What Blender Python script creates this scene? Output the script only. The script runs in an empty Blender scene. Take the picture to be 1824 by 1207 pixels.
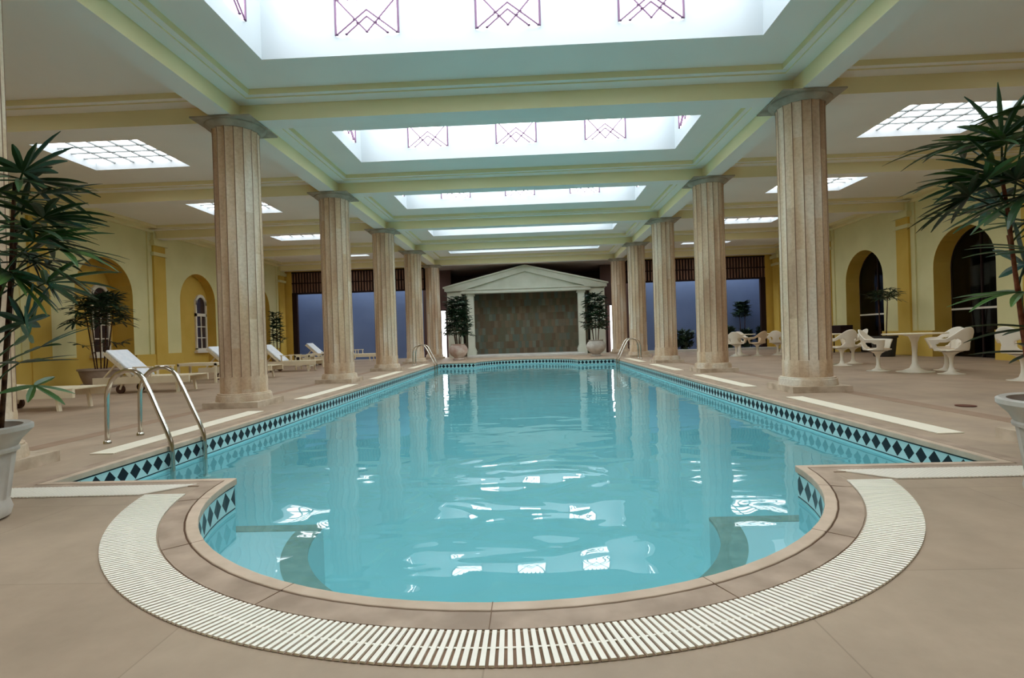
import bpy, bmesh, math, random
from mathutils import Vector, Matrix
PI = math.pi
SC = bpy.context.scene
COL = SC.collection

# ---------------------------------------------------------------- camera
CAMX, CAMH = 0.1534, 0.90
YAW, PITCH, ROLL, FPX = 0.0338, -0.0053, 0.0312, 954.06
cd = bpy.data.cameras.new('camera'); cam = bpy.data.objects.new('camera', cd); COL.objects.link(cam)
cd.sensor_fit = 'HORIZONTAL'; cd.sensor_width = 36.0; cd.lens = 36.0 * FPX / 1824.0
cd.clip_start = 0.05; cd.clip_end = 200
fwd = Vector((-math.sin(YAW) * math.cos(PITCH), math.cos(YAW) * math.cos(PITCH), math.sin(PITCH)))
right = Vector((math.cos(YAW), math.sin(YAW), 0)); up = right.cross(fwd)
cr, sr = math.cos(ROLL), math.sin(ROLL)
r2 = right * cr - up * sr; u2 = up * cr + right * sr
M = Matrix(((r2.x, u2.x, -fwd.x), (r2.y, u2.y, -fwd.y), (r2.z, u2.z, -fwd.z))).to_4x4()
M.translation = Vector((CAMX, 0, CAMH)); cam.matrix_world = M
SC.camera = cam

# ---------------------------------------------------------------- world, exposure
w = bpy.data.worlds.new('sky'); SC.world = w; w.use_nodes = True
w.node_tree.nodes['Background'].inputs[0].default_value = (0.80, 0.92, 1.0, 1)
w.node_tree.nodes['Background'].inputs[1].default_value = 4.0
SC.view_settings.view_transform = 'Standard'; SC.view_settings.look = 'None'
SC.view_settings.gamma = 1; SC.view_settings.use_curve_mapping = False
SC.view_settings.exposure = 0.50
SC.cycles.use_denoising = True
SC.cycles.max_bounces = 10; SC.cycles.diffuse_bounces = 6; SC.cycles.transparent_max_bounces = 16
SC.cycles.caustics_reflective = False; SC.cycles.caustics_refractive = False
SC.cycles.sample_clamp_indirect = 6
L_ROOF, L_PANE, L_SIDE = 5.4, 7.0, 4.4        # daylight coming through the frosted glass

# ---------------------------------------------------------------- materials
def lin(c):
    return tuple(((v / 255.0) / 12.92 if v / 255.0 <= 0.04045 else ((v / 255.0 + 0.055) / 1.055) ** 2.4) for v in c) + (1,)
def base_mat(name, col, rough=0.6, spec=0.3, metal=0.0):
    m = bpy.data.materials.new(name); m.use_nodes = True
    b = m.node_tree.nodes['Principled BSDF']
    b.inputs['Base Color'].default_value = lin(col); b.inputs['Roughness'].default_value = rough
    b.inputs['Specular IOR Level'].default_value = spec; b.inputs['Metallic'].default_value = metal
    return m
def nd(m, t, **k):
    n = m.node_tree.nodes.new(t)
    for a, v in k.items(): setattr(n, a, v)
    return n
def lk(m, a, b): m.node_tree.links.new(a, b)
def noisy(name, c1, c2, scale=3.0, rough=0.6, spec=0.3, stretch=(1, 1, 1), detail=5, lo=.35, hi=.65, bump=0, metal=0):
    m = base_mat(name, c1, rough, spec, metal); b = m.node_tree.nodes['Principled BSDF']
    tc = nd(m, 'ShaderNodeTexCoord'); mp = nd(m, 'ShaderNodeMapping'); mp.inputs['Scale'].default_value = stretch
    n = nd(m, 'ShaderNodeTexNoise'); n.inputs['Scale'].default_value = scale; n.inputs['Detail'].default_value = detail
    r = nd(m, 'ShaderNodeValToRGB'); r.color_ramp.elements[0].position = lo; r.color_ramp.elements[1].position = hi
    r.color_ramp.elements[0].color = lin(c1); r.color_ramp.elements[1].color = lin(c2)
    lk(m, tc.outputs['Object'], mp.inputs[0]); lk(m, mp.outputs[0], n.inputs['Vector'])
    lk(m, n.outputs['Fac'], r.inputs[0]); lk(m, r.outputs[0], b.inputs['Base Color'])
    if bump:
        bp = nd(m, 'ShaderNodeBump'); bp.inputs['Strength'].default_value = bump; bp.inputs['Distance'].default_value = .01
        lk(m, n.outputs['Fac'], bp.inputs['Height']); lk(m, bp.outputs[0], b.inputs['Normal'])
    return m
def glow(name, col, s):
    m = bpy.data.materials.new(name); m.use_nodes = True; nt = m.node_tree; nt.nodes.remove(nt.nodes['Principled BSDF'])
    e = nd(m, 'ShaderNodeEmission'); e.inputs[0].default_value = tuple(col) + (1,); e.inputs[1].default_value = s
    lk(m, e.outputs[0], nt.nodes['Material Output'].inputs[0]); return m

WALL = noisy('cream wall paint', (216, 210, 158), (224, 218, 168), 1.2, .75, .2)
OCHRE = noisy('ochre wall paint', (204, 170, 78), (212, 180, 90), 1.5, .7, .2)
YEL = noisy('pale yellow beam paint', (232, 220, 172), (237, 226, 182), .8, .7, .2)
CEIL = noisy('white ceiling paint', (238, 233, 226), (243, 238, 231), .7, .8, .15)
WHITE = base_mat('white lantern plaster', (172, 177, 180), .8, .1)
GLASSROOF = glow('frosted roof glass daylight', (.86, .96, 1.0), L_ROOF)
GLASSPANE = glow('lantern window daylight', (.90, .97, 1.0), L_PANE)
GLASSSIDE = glow('side skylight glass daylight', (.95, .98, 1.0), L_SIDE)
SLITGLOW = glow('daylit opening glass', (1, 1, 1), 3.0)
IRON = base_mat('violet brown wrought iron', (96, 66, 92), .5, .3)
LEAD = base_mat('grey glazing bar', (120, 125, 125), .6, .2)
def stone_mat(staves=False):
    m = base_mat('travertine column stone', (200, 180, 158), .7, .25); b = m.node_tree.nodes['Principled BSDF']
    tc = nd(m, 'ShaderNodeTexCoord'); info = nd(m, 'ShaderNodeObjectInfo')
    add = nd(m, 'ShaderNodeVectorMath', operation='ADD')
    sc = nd(m, 'ShaderNodeVectorMath', operation='SCALE'); sc.inputs['Scale'].default_value = 9.0
    cb = nd(m, 'ShaderNodeCombineXYZ'); lk(m, info.outputs['Random'], cb.inputs[2]); lk(m, info.outputs['Random'], cb.inputs[0])
    lk(m, cb.outputs[0], sc.inputs[0]); lk(m, tc.outputs['Object'], add.inputs[0]); lk(m, sc.outputs[0], add.inputs[1])
    mp = nd(m, 'ShaderNodeMapping'); mp.inputs['Scale'].default_value = (3.2, 3.2, .55); lk(m, add.outputs[0], mp.inputs[0])
    n1 = nd(m, 'ShaderNodeTexNoise'); n1.inputs['Scale'].default_value = 1.0; n1.inputs['Detail'].default_value = 3
    n2 = nd(m, 'ShaderNodeTexNoise'); n2.inputs['Scale'].default_value = 26; n2.inputs['Detail'].default_value = 6; n2.inputs['Roughness'].default_value = .7
    lk(m, mp.outputs[0], n1.inputs['Vector']); lk(m, add.outputs[0], n2.inputs['Vector'])
    r1 = nd(m, 'ShaderNodeValToRGB'); e = r1.color_ramp.elements
    e[0].position = .33; e[0].color = lin((184, 158, 134)); e[1].position = .66; e[1].color = lin((220, 210, 194))
    x = r1.color_ramp.elements.new(.5); x.color = lin((207, 186, 160))
    r2_ = nd(m, 'ShaderNodeValToRGB'); e = r2_.color_ramp.elements
    e[0].position = .3; e[0].color = (.72, .68, .64, 1); e[1].position = .6; e[1].color = (1, 1, 1, 1)
    mx = nd(m, 'ShaderNodeMix', data_type='RGBA', blend_type='MULTIPLY'); mx.inputs[0].default_value = .75
    lk(m, n1.outputs['Fac'], r1.inputs[0]); lk(m, n2.outputs['Fac'], r2_.inputs[0])
    lk(m, r1.outputs[0], mx.inputs[6]); lk(m, r2_.outputs[0], mx.inputs[7]); last = mx.outputs[2]
    if staves:      # sixteen upright staves, each its own tone, with dark joints between them
        def mt(op, a, bb=None):
            n = nd(m, 'ShaderNodeMath', operation=op)
            for i, v in enumerate((a, bb)):
                if v is None: continue
                if isinstance(v, (int, float)): n.inputs[i].default_value = v
                else: lk(m, v, n.inputs[i])
            return n.outputs[0]
        sp = nd(m, 'ShaderNodeSeparateXYZ'); lk(m, tc.outputs['Object'], sp.inputs[0])
        a = mt('MULTIPLY', mt('ADD', mt('ARCTAN2', sp.outputs[1], sp.outputs[0]), 2 * PI), 16 / (2 * PI))
        idx = mt('FLOOR', a); fr_ = mt('FRACT', a)
        blk = mt('FLOOR', mt('DIVIDE', mt('ADD', sp.outputs[2], mt('MULTIPLY', mt('FRACT', mt('MULTIPLY', idx, .37)), 1.6)), 1.55))
        cv = nd(m, 'ShaderNodeCombineXYZ'); lk(m, idx, cv.inputs[0]); lk(m, blk, cv.inputs[1]); lk(m, mt('MULTIPLY', info.outputs['Random'], 50), cv.inputs[2])
        wn = nd(m, 'ShaderNodeTexWhiteNoise'); lk(m, cv.outputs[0], wn.inputs['Vector'])
        rr = nd(m, 'ShaderNodeValToRGB'); rr.color_ramp.elements[0].color = (.84, .75, .68, 1); rr.color_ramp.elements[1].color = (1.05, 1.05, 1.06, 1); q_ = rr.color_ramp.elements.new(.45); q_.color = (1.0, .89, .77, 1); lk(m, wn.outputs['Value'], rr.inputs[0])
        m2 = nd(m, 'ShaderNodeMix', data_type='RGBA', blend_type='MULTIPLY'); m2.inputs[0].default_value = .9; lk(m, last, m2.inputs[6]); lk(m, rr.outputs[0], m2.inputs[7])
        jd = mt('LESS_THAN', mt('ABSOLUTE', mt('SUBTRACT', fr_, .5)), .455); up_ = mt('LESS_THAN', sp.outputs[2], .44)
        jm = mt('MAXIMUM', jd, up_)
        m3 = nd(m, 'ShaderNodeMix', data_type='RGBA'); m3.inputs[6].default_value = lin((128, 98, 78)); lk(m, m2.outputs[2], m3.inputs[7]); lk(m, jm, m3.inputs[0]); last = m3.outputs[2]
    lk(m, last, b.inputs['Base Color'])
    bp = nd(m, 'ShaderNodeBump'); bp.inputs['Strength'].default_value = .25; bp.inputs['Distance'].default_value = .01
    lk(m, n2.outputs['Fac'], bp.inputs['Height']); lk(m, bp.outputs[0], b.inputs['Normal'])
    return m
STONE = stone_mat(); SHAFT = stone_mat(True)
PLINTHST = noisy('worn beige plinth stone', (172, 152, 130), (206, 188, 166), 6, .7, .25)
CAPST = noisy('grey capital stone', (150, 140, 124), (176, 166, 150), 5, .75, .2)
def floor_mat(name, c1, c2, grout, size, mix=.5, mort=.006):
    m = base_mat(name, c1, .55, .35); b = m.node_tree.nodes['Principled BSDF']
    tc = nd(m, 'ShaderNodeTexCoord'); br = nd(m, 'ShaderNodeTexBrick'); br.offset = 0.5
    br.inputs['Scale'].default_value = 1; br.inputs['Mortar Size'].default_value = mort
    br.inputs['Brick Width'].default_value = size * 1.0; br.inputs['Row Height'].default_value = size
    br.inputs['Color1'].default_value = lin(c1); br.inputs['Color2'].default_value = lin(c2); br.inputs['Mortar'].default_value = lin(grout)
    br.inputs['Bias'].default_value = 0; br.inputs['Mortar Smooth'].default_value = .3
    n = nd(m, 'ShaderNodeTexNoise'); n.inputs['Scale'].default_value = 1.3; n.inputs['Detail'].default_value = 7; n.inputs['Roughness'].default_value = .65
    r = nd(m, 'ShaderNodeValToRGB'); e = r.color_ramp.elements
    e[0].position = .32; e[0].color = (.68, .66, .64, 1); e[1].position = .66; e[1].color = (1.06, 1.05, 1.04, 1)
    mx = nd(m, 'ShaderNodeMix', data_type='RGBA', blend_type='MULTIPLY'); mx.inputs[0].default_value = mix
    lk(m, tc.outputs['Object'], br.inputs['Vector']); lk(m, tc.outputs['Object'], n.inputs['Vector'])
    lk(m, n.outputs['Fac'], r.inputs[0]); lk(m, br.outputs['Color'], mx.inputs[6]); lk(m, r.outputs[0], mx.inputs[7])
    lk(m, mx.outputs[2], b.inputs['Base Color'])
    return m
FLOOR = floor_mat('beige stone slabs', (176, 154, 132), (172, 149, 127), (156, 135, 115), 1.0, .75, .003)
COPING = noisy('brown stone coping', (150, 128, 110), (180, 156, 136), 5, .6, .3, detail=8)
COPLIP = noisy('pinkish coping lip stone', (188, 164, 142), (202, 178, 156), 8, .6, .3)
BANDST = noisy('dark brown floor border stone', (148, 120, 98), (160, 132, 110), 6, .6, .3)
GROOVE = base_mat('dark joint', (96, 72, 56), .8, .1)
GUTTER = noisy('brown gutter channel', (110, 88, 70), (140, 112, 92), 9, .9, .1)
SLAT = base_mat('white plastic slat', (248, 240, 226), .5, .3)
SLATC = base_mat('cream plastic slat', (250, 240, 220), .5, .3)
POOLBLUE = noisy('pale blue pool paint', (150, 213, 218), (158, 219, 224), 1.5, .7, .2)
LEDGE = base_mat('pale blue ledge paint', (220, 242, 246), .7, .2)
SLATE = noisy('olive slate border', (118, 120, 98), (152, 150, 126), 14, .8, .2, detail=8)
def tile_mat():
    m = base_mat('diamond tile band', (170, 205, 205), .35, .3); b = m.node_tree.nodes['Principled BSDF']
    uv = nd(m, 'ShaderNodeUVMap'); sp = nd(m, 'ShaderNodeSeparateXYZ'); lk(m, uv.outputs[0], sp.inputs[0])
    def mt(op, a, bb=None):
        n = nd(m, 'ShaderNodeMath', operation=op)
        for i, v in enumerate((a, bb)):
            if v is None: continue
            if isinstance(v, (int, float)): n.inputs[i].default_value = v
            else: lk(m, v, n.inputs[i])
        return n.outputs[0]
    U = mt('DIVIDE', sp.outputs[0], .135); U = mt('FRACT', U); U = mt('ABSOLUTE', mt('SUBTRACT', U, .5))
    V = mt('ABSOLUTE', mt('SUBTRACT', sp.outputs[1], .5))
    dia = mt('LESS_THAN', mt('ADD', mt('MULTIPLY', U, 2.25), mt('MULTIPLY', V, 2.45)), 1.0)
    line = mt('MAXIMUM', mt('GREATER_THAN', V, .445), mt('GREATER_THAN', sp.outputs[1], .925))
    f = mt('MAXIMUM', dia, line)
    mx = nd(m, 'ShaderNodeMix', data_type='RGBA'); mx.inputs[6].default_value = lin((182, 216, 216)); mx.inputs[7].default_value = lin((10, 18, 30))
    lk(m, f, mx.inputs[0]); lk(m, mx.outputs[2], b.inputs['Base Color']); return m
TILE = tile_mat()
def water_mat():
    m = bpy.data.materials.new('pool water surface'); m.use_nodes = True; nt = m.node_tree; nt.nodes.remove(nt.nodes['Principled BSDF'])
    tr = nd(m, 'ShaderNodeBsdfTransparent'); tr.inputs[0].default_value = (.76, .93, .95, 1)
    gl = nd(m, 'ShaderNodeBsdfGlossy'); gl.inputs['Roughness'].default_value = .0; gl.inputs['Color'].default_value = (1, 1, 1, 1)
    fr = nd(m, 'ShaderNodeFresnel'); fr.inputs[0].default_value = 1.33
    tc = nd(m, 'ShaderNodeTexCoord')
    mp = nd(m, 'ShaderNodeMapping'); mp.inputs['Scale'].default_value = (1.0, 1.5, 1); lk(m, tc.outputs['Object'], mp.inputs[0])
    a = nd(m, 'ShaderNodeTexNoise'); a.inputs['Scale'].default_value = 1.25; a.inputs['Detail'].default_value = 1.6; a.inputs['Distortion'].default_value = .6
    lk(m, mp.outputs[0], a.inputs['Vector'])
    bp = nd(m, 'ShaderNodeBump'); bp.inputs['Strength'].default_value = 1; bp.inputs['Distance'].default_value = .010
    lk(m, a.outputs['Fac'], bp.inputs['Height'])
    lk(m, bp.outputs[0], gl.inputs['Normal']); lk(m, bp.outputs[0], fr.inputs['Normal'])
    df = nd(m, 'ShaderNodeBsdfDiffuse'); df.inputs[0].default_value = lin((126, 200, 207))
    tb = nd(m, 'ShaderNodeMixShader'); tb.inputs[0].default_value = .30; lk(m, tr.outputs[0], tb.inputs[1]); lk(m, df.outputs[0], tb.inputs[2])
    mx = nd(m, 'ShaderNodeMixShader'); lk(m, fr.outputs[0], mx.inputs[0]); lk(m, tb.outputs[0], mx.inputs[1]); lk(m, gl.outputs[0], mx.inputs[2])
    lk(m, mx.outputs[0], nt.nodes['Material Output'].inputs[0]); return m
WATER = water_mat()
STEEL = base_mat('polished stainless steel', (205, 198, 188), .12, .5, 1.0)
def thinglass(name, tint, f0=.06):
    m = bpy.data.materials.new(name); m.use_nodes = True; nt = m.node_tree; nt.nodes.remove(nt.nodes['Principled BSDF'])
    tr = nd(m, 'ShaderNodeBsdfTransparent'); tr.inputs[0].default_value = tint + (1,)
    gl = nd(m, 'ShaderNodeBsdfGlossy'); gl.inputs['Roughness'].default_value = .03
    fr = nd(m, 'ShaderNodeFresnel'); fr.inputs[0].default_value = 1.45
    mx = nd(m, 'ShaderNodeMixShader'); lk(m, fr.outputs[0], mx.inputs[0]); lk(m, tr.outputs[0], mx.inputs[1]); lk(m, gl.outputs[0], mx.inputs[2])
    lk(m, mx.outputs[0], nt.nodes['Material Output'].inputs[0]); return m
GLASS = thinglass('window glass', (.7, .72, .74))
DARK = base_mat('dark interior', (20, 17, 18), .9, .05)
DGREY = base_mat('dim curtain behind window', (92, 76, 78), .9, .05)
WFRAME = base_mat('white window frame', (226, 220, 206), .5, .3)
POTST = noisy('grey concrete pot', (186, 178, 168), (206, 198, 188), 6, .8, .2, detail=7)
POTTER = noisy('taupe terracotta pot', (150, 132, 118), (168, 150, 134), 6, .8, .2)
URNST = noisy('blotched pink urn stone', (188, 150, 134), (226, 216, 206), 3, .7, .2)
SOIL = noisy('brown soil', (92, 52, 34), (120, 74, 50), 20, .95, .05)
def leaf_mat(name, c1, c2):
    m = noisy(name, c1, c2, 3.5, .42, .45, detail=3); b = m.node_tree.nodes['Principled BSDF']
    return m
LEAF = leaf_mat('dark green palm leaf', (20, 40, 18), (44, 74, 32))
LEAF2 = leaf_mat('deep green palm leaf', (22, 42, 28), (44, 70, 44))
LEAF3 = leaf_mat('bright green palm leaf', (36, 66, 24), (74, 108, 48))
STEM = noisy('brown palm cane', (58, 38, 30), (96, 70, 50), 30, .8, .1)
RSTEM = noisy('reddish palm cane', (120, 66, 48), (150, 92, 66), 30, .8, .1)
FURN = noisy('cream painted wood', (228, 214, 184), (236, 224, 198), 4, .5, .3)
TOWEL = noisy('white lounger cushion fabric', (228, 234, 242), (240, 244, 250), 12, .9, .1)
SHELL = base_mat('glossy white fibreglass', (238, 230, 214), .3, .5)
SHELLT = base_mat('beige fibreglass', (214, 190, 158), .35, .5)
RUBBER = base_mat('brown rubber wheel', (84, 58, 46), .7, .2)
TABLETOP = base_mat('cream table top', (238, 226, 196), .3, .5)
BROWNSL = noisy('dark brown timber slat', (112, 82, 68), (140, 106, 88), 3, .7, .2, stretch=(4, 4, .5))
BROWND = base_mat('very dark brown timber', (46, 32, 30), .8, .1)
MAROON = base_mat('maroon back wall paint', (92, 70, 66), .8, .1)
PINKC = noisy('dusky pink ceiling paint', (172, 152, 142), (180, 160, 150), 1, .8, .1)
BLUEW = noisy('slate blue wall paint', (106, 122, 160), (98, 113, 150), .8, .8, .15)
PEDST = noisy('white temple plaster', (206, 208, 192), (216, 218, 204), 2, .7, .2)
def mosaic_mat():
    m = base_mat('multicolour slate blocks', (90, 88, 76), .8, .2); b = m.node_tree.nodes['Principled BSDF']
    tc = nd(m, 'ShaderNodeTexCoord'); mp = nd(m, 'ShaderNodeMapping'); mp.inputs['Rotation'].default_value = (PI / 2, 0, 0)
    lk(m, tc.outputs['Object'], mp.inputs[0])
    br = nd(m, 'ShaderNodeTexBrick'); br.inputs['Scale'].default_value = 1; br.inputs['Brick Width'].default_value = .17; br.inputs['Row Height'].default_value = .33
    br.offset = .5; br.inputs['Mortar Size'].default_value = .006; br.inputs['Bias'].default_value = 0
    br.inputs['Color1'].default_value = (0, 0, 0, 1); br.inputs['Color2'].default_value = (1, 1, 1, 1); br.inputs['Mortar'].default_value = (.25, .25, .25, 1)
    lk(m, mp.outputs[0], br.inputs['Vector'])
    r = nd(m, 'ShaderNodeValToRGB'); r.color_ramp.interpolation = 'LINEAR'; cs = r.color_ramp.elements
    cs[0].position = 0; cs[0].color = lin((84, 72, 58)); cs[1].position = 1; cs[1].color = lin((132, 128, 112))
    for p, c in ((.25, (106, 90, 72)), (.45, (96, 96, 78)), (.6, (122, 104, 84)), (.8, (92, 102, 92))):
        x = cs.new(p); x.color = lin(c)
    n = nd(m, 'ShaderNodeTexNoise'); n.inputs['Scale'].default_value = 1.2; n.inputs['Detail'].default_value = 6
    add = nd(m, 'ShaderNodeMath', operation='MULTIPLY_ADD'); add.inputs[1].default_value = .75
    sep = nd(m, 'ShaderNodeSeparateColor'); lk(m, br.outputs['Color'], sep.inputs[0]); lk(m, sep.outputs[0], add.inputs[0])
    s2 = nd(m, 'ShaderNodeMath', operation='MULTIPLY'); s2.inputs[1].default_value = .3; lk(m, n.outputs['Fac'], s2.inputs[0]); lk(m, s2.outputs[0], add.inputs[2])
    lk(m, tc.outputs['Object'], n.inputs['Vector']); lk(m, add.outputs[0], r.inputs[0]); lk(m, r.outputs[0], b.inputs['Base Color'])
    return m
MOSAIC = mosaic_mat()

# ---------------------------------------------------------------- mesh helpers
class MB:
    def __init__(s): s.v = []; s.f = []; s.m = []; s.uv = None; s.mi = 0
    def add(s, vs, fs, mi=None):
        o = len(s.v); s.v += [tuple(p) for p in vs]; s.f += [tuple(o + i for i in f) for f in fs]
        s.m += [s.mi if mi is None else mi] * len(fs)
    def box(s, x0, x1, y0, y1, z0, z1, T=None, mi=None):
        vs = [(x, y, z) for z in (z0, z1) for y in (y0, y1) for x in (x0, x1)]
        if T is not None: vs = [T @ Vector(p) for p in vs]
        s.add(vs, [(0, 2, 3, 1), (4, 5, 7, 6), (0, 1, 5, 4), (2, 6, 7, 3), (0, 4, 6, 2), (1, 3, 7, 5)], mi)
    def beam(s, a, b, w, h, mi=None):
        a = Vector(a); b = Vector(b); d = (b - a); L = d.length; q = d.to_track_quat('X', 'Z').to_matrix().to_4x4(); q.translation = a
        s.box(0, L, -w / 2, w / 2, -h / 2, h / 2, q, mi)
    def tube(s, pts, r, n=8, cap=True, mi=None):
        pts = [Vector(p) for p in pts]; rs = r if isinstance(r, (list, tuple)) else [r] * len(pts); vs = []; fs = []
        ref = None
        for i, p in enumerate(pts):
            t = (pts[min(i + 1, len(pts) - 1)] - pts[max(i - 1, 0)]).normalized()
            if ref is None: ref = Vector((0, 0, 1)) if abs(t.z) < .9 else Vector((1, 0, 0))
            a = (ref - t * ref.dot(t)).normalized(); b = t.cross(a); ref = a
            vs += [p + (a * math.cos(2 * PI * k / n) + b * math.sin(2 * PI * k / n)) * rs[i] for k in range(n)]
        for i in range(len(pts) - 1):
            fs += [(i * n + k, i * n + (k + 1) % n, (i + 1) * n + (k + 1) % n, (i + 1) * n + k) for k in range(n)]
        if cap: fs += [tuple(range(n))[::-1], tuple(range((len(pts) - 1) * n, len(pts) * n))]
        s.add(vs, fs, mi)
    def lathe(s, prof, n=32, c=(0, 0), flute=None, mi=None, T=None):
        vs = []; fs = []; m = len(prof)
        for r, z in prof:
            for k in range(n):
                a = 2 * PI * k / n; rr = r * (flute(a, z) if flute else 1)
                vs.append((c[0] + rr * math.cos(a), c[1] + rr * math.sin(a), z))
        if T is not None: vs = [T @ Vector(p) for p in vs]
        for i in range(m - 1):
            fs += [(i * n + k, i * n + (k + 1) % n, (i + 1) * n + (k + 1) % n, (i + 1) * n + k) for k in range(n)]
        fs += [tuple(range(n))[::-1], tuple(range((m - 1) * n, m * n))]
        s.add(vs, fs, mi)
    def prism(s, poly, y0, y1, mi=None):      # poly in (x,z), extruded along y
        n = len(poly); vs = [(x, y0, z) for x, z in poly] + [(x, y1, z) for x, z in poly]
        fs = [tuple(range(n)), tuple(range(n, 2 * n))[::-1]] + [(i, i + n, (i + 1) % n + n, (i + 1) % n) for i in range(n)]
        s.add(vs, fs, mi)
    def mesh(s, name, mats, smooth=False):
        me = bpy.data.meshes.new(name); me.from_pydata(s.v, [], s.f); me.update()
        for m in (mats if isinstance(mats, (list, tuple)) else [mats]): me.materials.append(m)
        me.polygons.foreach_set('material_index', s.m)
        bm = bmesh.new(); bm.from_mesh(me); bmesh.ops.recalc_face_normals(bm, faces=bm.faces); bm.to_mesh(me); bm.free()
        if smooth:
            me.polygons.foreach_set('use_smooth', [True] * len(me.polygons))
            try: me.set_sharp_from_angle(angle=math.radians(smooth if smooth is not True else 40))
            except Exception: pass
        return me
    def obj(s, name, mats, parent=None, smooth=False, loc=None):
        return mk(name, s.mesh(name, mats, smooth), parent, loc)
def mk(name, me, parent=None, loc=None):
    o = bpy.data.objects.new(name, me); COL.objects.link(o)
    if parent is not None: o.parent = parent
    if loc is not None: o.location = loc
    return o
def tag(o, label, cat, group=None, kind=None):
    if label: o['label'] = label
    if cat: o['category'] = cat
    if group: o['group'] = group
    if kind: o['kind'] = kind
    return o
def struct(o, label=None, cat=None):
    o['kind'] = 'structure'
    if label: o['label'] = label
    if cat: o['category'] = cat
    return o
def thing(name, label, cat, loc=(0, 0, 0), rz=0, group=None):
    o = bpy.data.objects.new(name, None); COL.objects.link(o); o.location = loc; o.rotation_euler = (0, 0, rz); o.empty_display_size = .2
    return tag(o, label, cat, group)
def copy_tree(o, parent=None):
    c = o.copy(); COL.objects.link(c)
    if parent is not None: c.parent = parent
    for ch in list(o.children): copy_tree(ch, c)
    return c
def bevel(o, wd=.006, seg=2):
    m = o.modifiers.new('bevel', 'BEVEL'); m.width = wd; m.segments = seg; m.limit_method = 'ANGLE'; return o

# ---------------------------------------------------------------- dimensions
W, D1, S = 4.106, 7.81, 3.9736
def YK(k): return D1 + (k - 1) * S             # depth of column k
XW = 11.0; ZC = 4.46; ZB = 4.13; ZS = 4.38
YEND = 24.05; YBACK = -4.6
P, YN, YF = 3.133, 3.51, 19.30
R0, CY = 1.855, 3.64
trim_n = [0]
def trim_name():
    trim_n[0] += 1; return 'trim_%d' % trim_n[0]

# ---------------------------------------------------------------- pool outline
def outline(o, na=40):
    """closed loop, counter-clockwise from the near-left corner; every offset o gives the same number of points"""
    pts = []
    r = R0 + o; ycn = CY; ycf = YF + YN - CY
    yn = YN - o; yf = YF + o
    x = math.sqrt(max(r * r - (yn - ycn) ** 2, 0)); a0 = math.atan2(yn - ycn, -x); a0 = a0 if a0 > 0 else a0 + 2 * PI
    a1 = math.atan2(yn - ycn, x); a1 = a1 if a1 > a0 else a1 + 2 * PI
    pts.append((-P - o, yn))
    for i in range(na + 1):
        a = a0 + (a1 - a0) * i / na; pts.append((r * math.cos(a), ycn + r * math.sin(a)))
    pts.append((P + o, yn)); pts.append((P + o, yf))
    for i in range(na + 1):
        a = -(a1 - (a1 - a0) * i / na); pts.append((r * math.cos(a), ycf + r * math.sin(a)))
    pts.append((-P - o, yf))
    return pts
def fill(name, outer, holes, z, mat, parent=None):
    bm = bmesh.new()
    for loop in [outer] + holes:
        vs = [bm.verts.new((x, y, z)) for x, y in loop]
        for i in range(len(vs)): bm.edges.new((vs[i], vs[(i + 1) % len(vs)]))
    bmesh.ops.triangle_fill(bm, edges=bm.edges[:], use_beauty=True, use_dissolve=False)
    for f in bm.faces:
        if f.normal.z < 0: f.normal_flip()
    me = bpy.data.meshes.new(name); bm.to_mesh(me); bm.free(); me.materials.append(mat)
    return mk(name, me, parent)
def ring(mb, oa, ob, z0, z1):
    A, B = outline(oa), outline(ob); n = len(A)
    vs = [(x, y, z1) for x, y in A] + [(x, y, z1) for x, y in B] + [(x, y, z0) for x, y in A] + [(x, y, z0) for x, y in B]
    fs = []
    for i in range(n):
        j = (i + 1) % n
        fs += [(i, j, n + j, n + i), (2 * n + i, 3 * n + i, 3 * n + j, 2 * n + j), (i, 2 * n + i, 2 * n + j, j), (n + i, n + j, 3 * n + j, 3 * n + i)]
    mb.add(vs, fs)

# ---------------------------------------------------------------- floor and pool
rect = [(-12.6, YBACK), (12.6, YBACK), (12.6, 25.9), (-12.6, 25.9)]
struct(fill('floor', rect, [outline(.15)], 0.0, FLOOR), 'beige stone slab floor around the pool', 'floor')
pool = thing('swimming_pool', 'long blue swimming pool with rounded bays at both ends and diamond tile band', 'swimming pool')
b = MB(); ring(b, .052, .155, -.04, .006); b.obj('coping', COPING, pool)
b = MB(); ring(b, -.012, .044, -.035, .008); lip = b.obj('coping_lip', COPLIP, pool); bevel(lip, .005)
b = MB(); ring(b, .042, .054, -.04, .0015); b.obj('coping_joint', GROOVE, pool)
def band(o, z0, z1, name, mat, parent):
    A = outline(o); n = len(A); vs = []; fs = []; uv = []; s = 0
    for i in range(n):
        a, c = A[i], A[(i + 1) % n]; L = math.hypot(a[0] - c[0], a[1] - c[1])
        k = len(vs); vs += [(a[0], a[1], z0), (c[0], c[1], z0), (c[0], c[1], z1), (a[0], a[1], z1)]
        fs.append((k, k + 1, k + 2, k + 3)); uv += [(s, 0), (s + L, 0), (s + L, 1), (s, 1)]; s += L
    me = bpy.data.meshes.new(name); me.from_pydata(vs, [], fs); me.materials.append(mat)
    u = me.uv_layers.new(name='UVMap')
    for i, c in enumerate(uv): u.data[i].uv = c
    return mk(name, me, parent)
band(0, -.195, -.035, 'tile_band', TILE, pool)
cove = [(.001, -.19), (.001, -.75), (-.06, -1.0), (-.22, -1.2), (-.48, -1.31), (-.66, -1.347), (-.80, -1.35)]
b = MB(); vs = []
for o_, z_ in cove: A = outline(o_); vs += [(x, y, z_) for x, y in A]
n = len(A); b.add(vs, [(k * n + i, k * n + (i + 1) % n, (k + 1) * n + (i + 1) % n, (k + 1) * n + i) for k in range(len(cove) - 1) for i in range(n)])
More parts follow.
